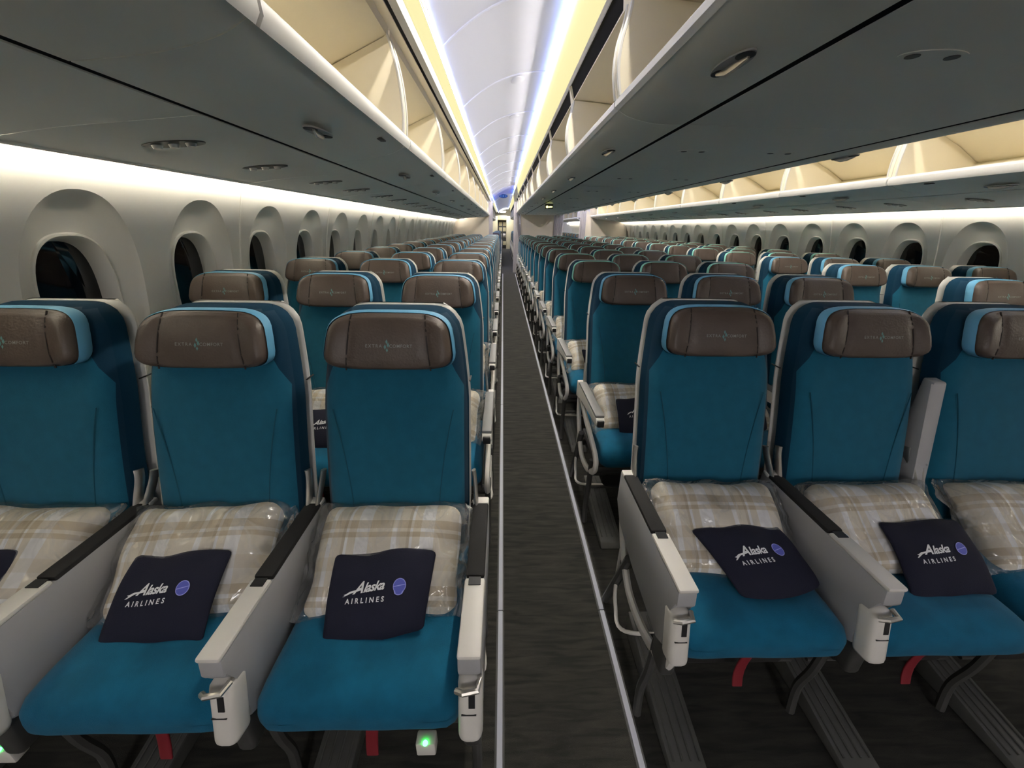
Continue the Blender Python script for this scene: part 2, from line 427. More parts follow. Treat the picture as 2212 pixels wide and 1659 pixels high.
# ------------------------------------------------------------------ ceiling over both aisles
def ceil_pts():
    a, b = Vector((-1.497, 2.275)), Vector((-0.805, 2.53)); out = []
    for k in range(13):
        t = k / 12; p = a.lerp(b, t); nrm = Vector((-(b - a).y, (b - a).x)).normalized()
        out.append(p + nrm * 0.075 * math.sin(PI * t) ** 0.9)
    return out
CP = ceil_pts()
bm = bmesh.new()
for s in (1, -1):
    rings = []
    for y in (Y_FRONT, Y_END):
        rings.append([Vector((CX + s * p.x, y, p.y)) for p in CP])
    loft(bm, rings, False)
# upper lining above bins so nothing is open to the outside
for s in (1, -1):
    loft(bm, [[Vector((CX + s * u, y, z)) for u, z in ((-2.70, 1.80), (-2.3, 2.3), (-1.4, 2.66), (0, 2.75))] for y in (Y_FRONT, Y_END)], False)
ceiling = struct(link('ceiling', bm, M['ceil']))
tn = 1
for k in range(13):          # raised joints between the ceiling panels
    y = 2.52 + k * 1.10 if k < 12 else 15.9
    for s in (1, -1):
        bm = bmesh.new(); tube(bm, [Vector((CX + s * p.x, y, p.y - 0.002)) for p in CP], 0.007, 6)
        struct(link('trim_%d' % tn, bm, M['ceil'])); tn += 1

# strip lights -----------------------------------------------------------
def strip_lamp(name, uz, sgn, y0, y1, m, label, cat, thick=0.012, up=True, seg=L_BIN, trim=None):
    n = max(1, int(round((y1 - y0) / seg)))
    bm = bmesh.new(); sweep(bm, uz, y0, y1, thick, sgn, 0, n, up)
    o = link(name, bm, m, smooth=False); o.location.x = CX
    tag(o, label, cat); return o
sides = {1: 'left', -1: 'right'}
# window coves: strip on the outer edge of the service panels, washing the wall
for s in (1, -1):
    strip_lamp('cove_light', [(-2.520, 1.640), (-2.532, 1.672)], s, 0.3, Y_DIV - 0.05, M['cove'],
               'warm strip light washing the wall above the %s windows' % sides[s], 'strip light', 0.008, True)
# warm lens panels above bins on both sides of each aisle
for s in (1, -1):
    strip_lamp('light_lens', [(-1.545, 2.195), (-1.512, 2.275)], s, Y_LIT, 11.6, M['lens'],
               'glowing yellow light band above the %s window bins' % sides[s], 'strip light', 0.012, False)
    strip_lamp('light_lens', [(-0.765, 2.235), (-0.790, 2.40), (-0.812, 2.515)], s, Y_LIT, 11.6, M['lens'],
               'wide glowing yellow light band above centre bins facing the %s aisle' % sides[s], 'strip light', 0.012, False)
    strip_lamp('aisle_light', [(-1.522, 2.256), (-1.506, 2.257)], s, Y_LIT, 13.1, M['led_warm'],
               'thin warm white light line under the outer ceiling edge, %s aisle' % sides[s], 'strip light', 0.004, True)
    strip_lamp('aisle_light', [(-0.812, 2.492), (-0.828, 2.492)], s, Y_LIT, 13.1, M['led_warm'],
               'thin warm white light line under the inner ceiling edge, %s aisle' % sides[s], 'strip light', 0.004, True)
    strip_lamp('ceiling_wash_light', [(-1.506, 2.272), (-1.494, 2.273)], s, Y_LIT, 11.6, M['led_blue'],
               'thin blue white strip along the outer edge of the %s aisle ceiling' % sides[s], 'strip light', 0.006, True)
    strip_lamp('ceiling_wash_light', [(-0.830, 2.508), (-0.818, 2.508)], s, Y_LIT, 11.6, M['led_blue_soft'],
               'thin blue white strip along the inner edge of the %s aisle ceiling' % sides[s], 'strip light', 0.006, True)

# unseen fill lamps added behind the camera to brighten the seat fronts
for s in (1, -1):
    strip_lamp('light_panel', [(-1.45, 2.262), (-0.90, 2.262)], s, -4.8, -3.0, M['bay'] if s > 0 else M['fill_dim'],
               'unseen fill lamp added behind the camera for the seat fronts, %s aisle' % sides[s], 'ceiling light', 0.02, True, 1.8)

# ------------------------------------------------------------------ overhead bins
def arc(pts, k=5): return [(p.x, p.z) for p in smoothpath([(u, 0, z) for u, z in pts], k)]
def outer_bin(s):
    root = empty('overhead_bin'); L = L_BIN - 0.004
    bm = bmesh.new()
    pan = arc([(-1.608, 1.752), (-1.67, 1.722), (-1.78, 1.697), (-1.938, 1.680)])
    sweep(bm, pan, 0, L, 0.02, s, 0, 1, False)
    link('bucket', bm, M['bin'], root)
    bm = bmesh.new()
    sweep(bm, [(-1.606, 1.744), (-1.597, 1.757), (-1.598, 1.774), (-1.609, 1.784), (-1.623, 1.781)], 0.004, L - 0.004, 0.012, s, 0, 1, False)
    link('lip', bm, M['lip'], root)
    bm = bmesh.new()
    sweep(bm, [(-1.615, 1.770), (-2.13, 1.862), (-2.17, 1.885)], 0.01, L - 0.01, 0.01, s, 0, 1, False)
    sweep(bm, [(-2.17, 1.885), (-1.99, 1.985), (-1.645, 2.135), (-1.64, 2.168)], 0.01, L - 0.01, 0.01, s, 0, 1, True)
    link('liner', bm, M['bin_in_tint'], root)
    prof = arc([(-1.609, 1.784), (-1.602, 1.87), (-1.608, 1.98), (-1.624, 2.07), (-1.648, 2.150)], 5)
    sec = prof + [(-1.655, 2.128), (-1.99, 1.980), (-2.16, 1.885), (-2.12, 1.866)]
    for y in (0.0, L - 0.034):
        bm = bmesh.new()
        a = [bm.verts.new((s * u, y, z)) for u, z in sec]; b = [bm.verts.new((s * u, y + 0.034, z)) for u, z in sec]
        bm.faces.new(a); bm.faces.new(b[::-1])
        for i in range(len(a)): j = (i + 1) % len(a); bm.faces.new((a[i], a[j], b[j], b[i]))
        e = link('end_panel', bm, M['bin_in_tint'], root)
        bm = bmesh.new(); yy = 0.030 if y == 0 else L - 0.030
        tube(bm, [(s * u, yy, z) for u, z in prof], 0.0065, 6)
        link('edge_trim', bm, M['lip'], e)
    latch(root, s, -1.755, 1.692, 0.58, 8)
    bm = bmesh.new(); box(bm, (s * -1.645, 0.90, 1.7290), (0.022, 0.055, 0.006), 0.002, rot=None)
    link('catch', bm, M['frame'], root)
    return root
def latch(root, s, u, z, y, tilt):
    bm = bmesh.new()
    base = [(s * u + 0.030 * math.sin(t), y + 0.085 * math.cos(t)) for t in [2 * PI * k / 28 for k in range(28)]]
    loft(bm, [[Vector((x, yy, z + 0.0)) for x, yy in base], [Vector((x, yy, z - 0.004)) for x, yy in base]], True, True, True)
    h = link('handle_recess', bm, M['arm'], root)
    for dy, r in ((-0.055, 0.022), (0.055, 0.022)):
        bm = bmesh.new(); p = ellipse(r * 0.9, r * 1.1, 16, s * u, y + dy)
        loft(bm, [[Vector((x, q, z - 0.003)) for x, q in p], [Vector((x, q, z - 0.0055)) for x, q in p]], True, True, True)
        link('finger_well', bm, M['dark'], h)
    bm = bmesh.new(); tube(bm, [(s * u + 0.008, y - 0.055, z - 0.005), (s * u, y - 0.02, z - 0.011), (s * u, y + 0.02, z - 0.011), (s * u - 0.008, y + 0.055, z - 0.005)], [0.006, 0.011, 0.011, 0.006], 8, flat=0.6)
    link('latch_lever', bm, M['metal'], h)
def centre_bin(s):
    root = empty('overhead_bin'); L = L_BIN - 0.004
    bm = bmesh.new()
    sweep(bm, arc([(-0.748, 1.832), (-0.70, 1.808), (-0.60, 1.788), (-0.492, 1.787)]), 0, L, 0.015, s, 0, 1, True)
    link('bucket', bm, M['bin'], root)
    bm = bmesh.new()
    sweep(bm, [(-0.744, 1.823), (-0.756, 1.834), (-0.757, 1.853), (-0.747, 1.864), (-0.732, 1.862)], 0.004, L - 0.004, 0.012, s, 0, 1, False)
    link('lip', bm, M['lip'], root)
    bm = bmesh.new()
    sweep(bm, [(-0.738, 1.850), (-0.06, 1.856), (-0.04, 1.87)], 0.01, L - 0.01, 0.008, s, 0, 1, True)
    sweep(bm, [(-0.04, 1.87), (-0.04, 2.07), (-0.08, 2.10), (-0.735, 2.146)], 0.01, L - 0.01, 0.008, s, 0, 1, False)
    link('liner', bm, M['bin_in_tint'], root)
    prof = arc([(-0.747, 1.864), (-0.762, 1.94), (-0.760, 2.02), (-0.742, 2.09), (-0.735, 2.142)], 5)
    sec = prof + [(-0.09, 2.095), (-0.05, 2.06), (-0.05, 1.862)]
    for y in (0.0, L - 0.034):
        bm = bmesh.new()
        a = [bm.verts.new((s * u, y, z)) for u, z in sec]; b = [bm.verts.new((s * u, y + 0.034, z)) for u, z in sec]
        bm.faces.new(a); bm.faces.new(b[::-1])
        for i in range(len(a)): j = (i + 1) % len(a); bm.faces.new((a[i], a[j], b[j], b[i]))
        e = link('end_panel', bm, M['bin_in_tint'], root)
        bm = bmesh.new(); yy = 0.030 if y == 0 else L - 0.030
        tube(bm, [(s * u, yy, z) for u, z in prof], 0.0065, 6)
        link('edge_trim', bm, M['lip'], e)
    # triangular hinge bracket in the dark channel above the opening
    bm = bmesh.new()
    vs = [bm.verts.new((s * u, y, z)) for u, y, z in ((-0.735, 0.0, 2.142), (-0.735, 0.09, 2.142), (-0.768, 0.0, 2.225), (-0.72, 0.0, 2.15), (-0.72, 0.09, 2.15), (-0.745, 0.0, 2.225))]
    bm.faces.new((vs[0], vs[1], vs[2])); bm.faces.new((vs[3], vs[5], vs[4]))
    bm.faces.new((vs[0], vs[3], vs[4], vs[1])); bm.faces.new((vs[1], vs[4], vs[5], vs[2])); bm.faces.new((vs[0], vs[2], vs[5], vs[3]))
    link('hinge_bracket', bm, M['bin_in_tint'], root, smooth=False)
    latch(root, s, -0.625, 1.7885, 0.58, 0)
    return root
ORD = ['nearest', 'second', 'third', 'fourth', 'fifth', 'sixth', 'seventh', 'eighth', 'ninth', 'tenth', 'eleventh', 'twelfth', 'thirteenth',
       'fourteenth', 'fifteenth', 'sixteenth', 'seventeenth', 'eighteenth', 'nineteenth', 'twentieth', 'twenty-first']
Y_BL, Y_BC, Y_BR = 0.87 - L_BIN, 0.54, 0.73
def bins(builder, s, y0, n, where, grp, far=False):
    for yy in [y0 + k * L_BIN for k in range(n)] :
        pass
    proto = builder(s)
    for k in range(n):
        o = proto if k == 0 else copy_tree(proto)
        o.location = (CX, y0 + k * L_BIN, 0)
        tag(o, 'open cream overhead bin %s, %s from the front' % (where, ORD[k] if k else 'first'), 'overhead bin', grp)
    return proto
pb = bins(outer_bin, 1, Y_BL, 12, 'above the left window seats', 'open bins above the left windows')
pc = bins(centre_bin, 1, Y_BC, 11, 'over the centre seats facing the near aisle', 'centre bins along the near aisle')
pd = bins(centre_bin, -1, Y_BC, 11, 'over the centre seats facing the far aisle', 'centre bins along the far aisle')
pe = bins(outer_bin, -1, Y_BR, 11, 'above the right window seats', 'open bins above the right windows')
for pr, y0, n, where in ((pb, 15.6, 7, 'past the curtain, left wall'), (pc, 15.6, 7, 'past the curtain, centre row near aisle'), (pe, 15.6, 5, 'past the curtain, right wall')):
    for k in range(n):
        o = copy_tree(pr, skip=('finger_well', 'latch_lever', 'catch', 'handle_recess', 'hinge_bracket')); o.location.y = y0 + k * L_BIN
        tag(o, 'small distant cream overhead bin %s, %s beyond it' % (where, ORD[k] if k else 'first'), 'overhead bin', 'bins in the far cabin')

# valance trims, dark channels and black gaps
def run(name, uz, s, y0, y1, m, thick=0.012, up=True, seg=1):
    global tn
    bm = bmesh.new(); sweep(bm, uz, y0, y1, thick, s, 0, seg, up)
    o = struct(link(name % tn, bm, m)); o.location.x = CX; tn += 1; return o
for s in (1, -1):
    for (a, b) in ((Y_FRONT, Y_DIV), (15.6, 24.0)):
        run('trim_%d', [(-1.524, 2.263), (-1.490, 2.265)], s, a, b, M['lip'], 0.004, True)
        run('trim_%d', [(-0.806, 2.499), (-0.856, 2.496)], s, a, b, M['lip'], 0.004, False)
        run('trim_%d', [(-1.575, 2.150), (-1.556, 2.158), (-1.550, 2.190)], s, a, b, M['lip'], 0.01, False)
        run('trim_%d', [(-1.655, 2.166), (-1.603, 2.166)], s, a, b, M['bin_in_tint'], 0.01, True)
        run('trim_%d', [(-1.605, 2.171), (-1.578, 2.172)], s, a, b, M['channel'], 0.01, True)
        run('trim_%d', [(-0.728, 2.146), (-0.752, 2.232)], s, a, b, M['channel'], 0.012, False)
        run('trim_%d', [(-0.757, 2.226), (-0.770, 2.236)], s, a, b, M['lip'], 0.008, True)
        run('trim_%d', [(-1.966, 1.6825), (-1.934, 1.6835)], s, a, b, M['channel'], 0.012, True)
        run('trim_%d', [(-0.494, 1.7905), (-0.460, 1.7905)], s, a, b, M['channel'], 0.02, True)
        run('trim_%d', [(-2.540, 1.622), (-2.556, 1.617), (-2.560, 1.628)], s, a, b, M['arm'], 0.006, True)
# slotted grille along the left valance
for s in (1, -1):
    for k in range(10):
        y = 1.45 + k * L_BIN
        bm = bmesh.new()
        for q in (0, 1):
            box(bm, (s * -1.5505, y + q * 0.5, 2.178), (0.006, 0.44, 0.007))
        o = link('air_grille', bm, M['dark'], smooth=False); o.location.x = CX
        tag(o, 'thin dark slotted grille above the %s window bins, %s from the front' % (sides[s], ORD[k] if k else 'first'), 'air grille', 'slotted grilles above the %s bins' % sides[s])

# ------------------------------------------------------------------ service panels (reading lights, vents)
def psu_outer(s):
    root = empty('service_panel'); L = L_BIN - 0.004
    bm = bmesh.new()
    sweep(bm, arc([(-1.962, 1.679), (-2.12, 1.664), (-2.34, 1.644), (-2.53, 1.618), (-2.546, 1.622), (-2.548, 1.634)], 3), 0, L, 0.014, s, 0, 1, False)
    link('panel', bm, M['psu'], root)
    for y in (0.26, 0.78):
        z = 1.652
        bm = bmesh.new()
        p = ellipse(0.10, 0.045, 24, s * -2.24, y)
        zz = lambda x: 1.679 - (abs(x) - 1.957) * 0.078
        loft(bm, [[Vector((x, q, zz(x) + 0.001)) for x, q in p], [Vector((x, q, zz(x) - 0.006)) for x, q in p]], True, True, True)
        h = link('light_bezel', bm, M['frame'], root)
        for dx in (-0.055, 0, 0.055):
            bm = bmesh.new(); p = ellipse(0.017, 0.017, 14, s * -2.24 + dx, y)
            loft(bm, [[Vector((x, q, zz(x) - 0.004)) for x, q in p], [Vector((x, q, zz(x) - 0.016)) for x, q in ellipse(0.012, 0.012, 14, s * -2.24 + dx, y)]], True, True, True)
            link('air_nozzle', bm, M['metal'], h)
    return root
def psu_centre():
    root = empty('service_panel'); L = L_BIN - 0.004
    bm = bmesh.new(); sweep(bm, [(-0.466, 1.789), (-0.3, 1.785), (0, 1.784), (0.3, 1.785), (0.466, 1.789)], 0, L, 0.014, 1, 0, 1, True)
    link('panel', bm, M['psu'], root)
    for x0 in (-0.22, 0.22):
        bm = bmesh.new(); p = ellipse(0.075, 0.035, 24, x0, 0.5)
        loft(bm, [[Vector((x, q, 1.787)) for x, q in p], [Vector((x, q, 1.7830)) for x, q in p]], True, True, True)
        h = link('light_bezel', bm, M['psu'], root)
        bm = bmesh.new()
        for dx in (-0.045, 0.045):
            p = ellipse(0.014, 0.014, 14, x0 + dx, 0.5)
            loft(bm, [[Vector((x, q, 1.7835)) for x, q in p], [Vector((x, q, 1.7815)) for x, q in p]], True, True, True)
        link('reading_light', bm, M['frame'], h)
    return root
for s, y0, n in ((1, Y_BL + 0.35, 11), (-1, Y_BR + 0.3, 11)):
    pr = psu_outer(s)
    for k in range(n):
        o = pr if k == 0 else copy_tree(pr); o.location = (CX, y0 + k * L_BIN, 0)
        tag(o, 'grey service panel with vents above the %s window seats, %s from the front' % (sides[s], ORD[k] if k else 'first'), 'service panel', 'service panels above %s windows' % sides[s])
pr = psu_centre()
for k in range(11):
    o = pr if k == 0 else copy_tree(pr); o.location = (CX, Y_BC + k * L_BIN, 0)
    tag(o, 'grey flat service panel over the centre seats, %s from the front' % (ORD[k] if k else 'first'), 'service panel', 'service panels over centre seats')

# oval ceiling fixtures
for s in (1, -1):
    for k in range(8):
        y = 3.75 + k * 1.10
        p0 = CP[8]; t = (CP[9] - CP[7]).normalized(); nrm = Vector((-t.y, t.x))
        def fx(a, b, off):
            q = p0 + t * b - nrm * off; return Vector((CX + s * q.x, y + a, q.y))
        bm = bmesh.new(); e = ellipse(0.075, 0.055, 24)
        loft(bm, [[fx(a, b, -0.004) for a, b in e], [fx(a, b, 0.004) for a, b in e], [fx(a * .85, b * .85, 0.006) for a, b in e]], True, True, True)
        o = link('ceiling_speaker', bm, M['ceil'])
        tag(o, 'white oval ceiling fixture over the %s aisle, %s from the front' % (sides[s], ORD[k] if k else 'first'), 'ceiling fixture', 'oval fixtures on the %s aisle ceiling' % sides[s])

# ------------------------------------------------------------------ seats
# local frame: x across, -y faces the camera, y=0 at the rear end of the armrest, z up from the floor
def back_y(z):   # centre line of the backrest
    t = (z - 0.46) / 0.76
    return -0.005 + 0.185 * t + 0.02 * t * t - 0.012 * math.sin(PI * max(0, min(1, t)))
def back_hw(z):  # half width
    top = 1.205
    base = 0.205 if z < 0.93 else 0.205 - 0.034 * ((z - 0.93) / 0.27) ** 1.5
    if z > top - 0.07:
        q = (z - (top - 0.07)) / 0.07
        base -= 0.075 * (1 - math.sqrt(max(0, 1 - q * q)))
    if z < 0.62: base -= 0.010 * (0.62 - z) / 0.16
    return base
def back_rings(z0, z1, grow, yf, yb, n=34, crown=0.0, bol=0.0):
    zs = [z0 + (z1 - z0) * k / n for k in range(n + 1)]
    zs = zs[:-1] + [z1 - 0.010, z1 - 0.004, z1]
    zs = sorted(set(zs)); rings = []
    K = 15
    for z in zs:
        zz = min(z, 1.2049)
        hw = back_hw(zz) + grow; y0 = back_y(z)
        th = (yb - yf); m = 0.0
        if z > z1 - 0.03: m = (1 - math.sqrt(max(0, 1 - ((z - (z1 - 0.03)) / 0.03) ** 2))) * th * 0.42
        ring = []
        for k in range(K + 1):            # front from +x to -x
            t = 1 - 2 * k / K
            e = abs(t) ** 7
            y = y0 + yf + m + e * min(0.03, th * .45) - crown * (1 - t * t) - bol * math.exp(-((abs(t) - 0.82) / 0.13) ** 2)
            ring.append(Vector((hw * (t if abs(t) < 0.9 else math.copysign(0.9 + (abs(t) - 0.9) * 0.85 / 1.0, t)) / 0.985, y, z)))
        for k in range(K + 1):
            t = -1 + 2 * k / K
            e = abs(t) ** 7
            ring.append(Vector((hw * (t if abs(t) < 0.9 else math.copysign(0.9 + (abs(t) - 0.9) * 0.85, t)) / 0.985, y0 + yb - m * 0.3 - e * min(0.02, th * .4), z)))
        rings.append(ring)
    return rings
def hr_outline(sc, n=40, W=0.176, H=0.075):
    out = []
    for k in range(n):
        c, s = sup(2 * PI * k / n, 4.2)
        x = W * c; z = H * s
        x *= 0.985 - 0.065 * (z / H) - (0.03 * max(0, z / H) ** 3)     # wider at the foot, rounder at the top
        out.append((x * sc, z * (sc if sc > .9 else sc) - (1 - sc) * 0.0))
    return out
def hr_pt(x, z, y):
    W = 0.176; a = abs(x) / W
    wing = 0.018 * max(0, (a - 0.55) / 0.45) ** 1.6
    zc = 1.128
    base = back_y(zc + z) - 0.030
    return Vector((x, base - wing + y, zc + z))
def hr_front(x, z):
    W, H = 0.176, 0.075
    a, b = min(1, abs(x) / W), min(1, abs(z) / H)
    bul = 0.060 + 0.014 * (1 - b ** 2.5) * (1 - 0.5 * a ** 4)
    for sx in (-0.105, 0.105): bul -= 0.006 * math.exp(-((x - sx * (1 + 0.08 * -z / H)) / 0.007) ** 2)
    return -bul
def make_headrest(root, pipe, logo):
    bm = bmesh.new(); rings = []
    for sc, y in ((0.95, 0.0), (1.0, -0.012), (1.0, -0.030), (0.975, -0.040)):
        rings.append([hr_pt(x, z, y) for x, z in hr_outline(sc)])
    loft(bm, rings, True, True, False)
    rings = []
    band = None
    # leather pad
    pad = bmesh.new()
    prof = [(0.955, None, -0.036), (0.945, None, -0.050), (0.92, 1, 0.010), (0.88, 1, 0.003)] + [(q, 1, 0) for q in (0.84, 0.78, 0.72, 0.66, 0.6, 0.52, 0.44, 0.36, 0.28, 0.2, 0.12, 0.04)]
    for sc, m, y in prof:
        if m is None: rings.append([hr_pt(x, z, y) for x, z in hr_outline(sc)])
        else: rings.append([hr_pt(x, z, hr_front(x, z) + y) for x, z in hr_outline(sc)])
    loft(pad, rings, True, True, True)
    for sx in (-1, 1):
        pts = []
        for q in range(9):
            z = -0.070 + 0.140 * q / 8; x = sx * 0.105 * (1 + 0.08 * -z / 0.079)
            p = hr_pt(x, z, hr_front(x, z) - 0.0005); pts.append(p)
        tube(pad, pts, 0.0022, 6, mi=1)
    hr = link('headrest', pad, [M['leather'], M['leather_seam']], root, angle=50)
    link('edge_band', bm, pipe, hr, angle=50)
    if logo:
        b = bmesh.new()
        f = lambda x, z: hr_pt(x, z - 0.004, hr_front(0.0, z) - 0.0012)
        put_text(b, text_polys('EXTRA', 0.0115, 0, 0.0001, 1.35), lambda x, y: f(x - 0.034, y))
        put_text(b, text_polys('COMFORT', 0.0115, 0, 0.0001, 1.15), lambda x, y: f(x + 0.037, y))
        for (a, c, r) in ((0, 0.011, 0.0042), (0.004, 0.003, 0.005), (-0.004, -0.002, 0.005), (0.001, -0.010, 0.004)):
            put_poly(b, [(a, c - r * 1.4), (a + r * .7, c), (a, c + r * 1.4), (a - r * .7, c)], f, 1)
        link('lettering', b, [M['thread'], M['thread_teal']], hr, smooth=False)
    return hr
def one_leg(root, x):
    bm = bmesh.new(); tube(bm, smoothpath([(x, -0.36, 0.40), (x, -0.35, 0.24), (x, -0.33, 0.12), (x, -0.34, 0.012)], 4), 0.013, 8)
    link('leg', bm, M['frame'], root)
    bm = bmesh.new(); tube(bm, [(x, -0.10, 0.40), (x, 0.06, 0.012)], 0.016, 8)
    link('leg', bm, M['frame'], root)
def make_arm(root, x, aisle=0, far=False, style='slim'):
    """aisle: 0 between seats, -1 / +1 at the aisle with the open frame on that side.
    box arms (front row) hold the folding table; slim arms are plain; raised arms are folded up between the backs"""
    h = 0.023
    if style == 'box':
        bm = bmesh.new()
        prism_x(bm, [(0.035, 0.655), (-0.435, 0.650), (-0.440, 0.612), (-0.412, 0.575), (-0.420, 0.450), (-0.38, 0.425), (-0.18, 0.450), (-0.02, 0.480), (0.035, 0.54)], x - h, x + h, 0.006)
        a = link('armrest', bm, M['arm'], root, angle=35)
        bm = bmesh.new(); box(bm, (x, -0.125, 0.6565), (0.044, 0.255, 0.014), 0.005, 2); link('arm_pad', bm, M['arm_pad'], a)
        bm = bmesh.new(); box(bm, (x, -0.348, 0.6555), (0.047, 0.180, 0.012), 0.005, 2); link('arm_cap', bm, M['arm_white'], a)
        bm = bmesh.new(); box(bm, (x, 0.016, 0.657), (0.047, 0.030, 0.014), 0.005, 2); link('pivot_cap', bm, M['arm_white'], a)
        bm = bmesh.new(); box(bm, (x, -0.268, 0.6625), (0.028, 0.022, 0.002)); link('recline_button', bm, M['dark'], a, smooth=False)
        bm = bmesh.new()
        R = Matrix.Rotation(math.radians(-14), 3, 'X')
        box(bm, (x, -0.428, 0.508), (0.050, 0.058, 0.150), 0.018, 4, rot=R)
        hs = link('table_housing', bm, M['arm_white'], root)
        bm = bmesh.new()
        box(bm, (x + 0.004, -0.4480, 0.545), (0.013, 0.003, 0.034), 0.0005, 1, rot=R)
        link('slot', bm, M['dark'], hs, smooth=False)
        bm = bmesh.new(); box(bm, (x - 0.002, -0.4560, 0.514), (0.030, 0.003, 0.002), 0, 1, rot=R); link('joint_line', bm, M['dark'], hs, smooth=False)
        bm = bmesh.new(); tube(bm, [(x - 0.026, -0.446, 0.574), (x - 0.012, -0.456, 0.583), (x + 0.016, -0.452, 0.584), (x + 0.02, -0.43, 0.584)], 0.006, 8)
        link('lever', bm, M['metal'], hs)
        bm = bmesh.new(); box(bm, (x, -0.40, 0.405), (0.040, 0.07, 0.11), 0.012, 3); link('bracket', bm, M['frame'], hs)
    elif style == 'slim':
        bm = bmesh.new()
        prism_x(bm, [(0.035, 0.655), (-0.42, 0.652), (-0.435, 0.635), (-0.42, 0.615), (-0.10, 0.600), (0.035, 0.56)], x - h * 0.85, x + h * 0.85, 0.006)
        a = link('armrest', bm, M['arm_white'], root, angle=35)
        bm = bmesh.new(); box(bm, (x, -0.215, 0.657), (0.041, 0.400, 0.014), 0.005, 2); link('arm_pad', bm, M['slim_pad'], a)
        if not far:
            bm = bmesh.new(); box(bm, (x, -0.435, 0.632), (0.030, 0.012, 0.030), 0.003); link('arm_tip', bm, M['dark'], a)
    else:
        bm = bmesh.new()
        prism_x(bm, [(0.00, 0.52), (-0.035, 0.56), (-0.020, 0.63), (0.010, 0.70), (0.055, 0.98), (0.095, 0.985), (0.090, 0.66), (0.065, 0.54), (0.035, 0.50)], x - h, x + h, 0.008)
        a = link('armrest', bm, M['arm'], root, angle=35)
        bm = bmesh.new()
        loft(bm, [[Vector((x + dx, 0.02 + p, 0.575 + q)) for p, q in ellipse(0.040, 0.040, 20)] for dx in (-0.027, 0.027)], True, True, True)
        link('pivot', bm, M['arm'], a)
    one_leg(root, x)
    if aisle:
        bm = bmesh.new()
        path = [(x, 0.025, 0.60), (x, 0.015, 0.48), (x, -0.05, 0.37), (x, -0.14, 0.295), (x, -0.27, 0.30), (x, -0.385, 0.352), (x, -0.43, 0.405), (x, -0.405, 0.455), (x, -0.24, 0.50), (x, -0.08, 0.545), (x, 0.0, 0.60)]
        tube(bm, smoothpath(path, 5), 0.0125, 8, flat=1.3)
        link('side_frame', bm, M['arm_white'], root)
        bm = bmesh.new()
        path = smoothpath([(x, -0.02, 0.36), (x + aisle * 0.004, -0.03, 0.20), (x + aisle * 0.004, -0.06, 0.125), (x, -0.13, 0.10), (x - aisle * 0.12, -0.15, 0.10), (x - aisle * 0.40, -0.15, 0.10)], 5)
        tube(bm, path, 0.007, 8)
        link('baggage_bar', bm, M['arm_white'], root)
    return a
def make_hinge(root, x, s):
    bm = bmesh.new()
    path = smoothpath([(x - s * 0.004, 0.052, 0.745), (x, 0.040, 0.715), (x + s * 0.006, 0.0, 0.65), (x + s * 0.004, -0.02, 0.58), (x, -0.01, 0.52)], 5)
    tube(bm, path, 0.016, 8, flat=0.40, up=Vector((0, 1, 0)))
    return bm
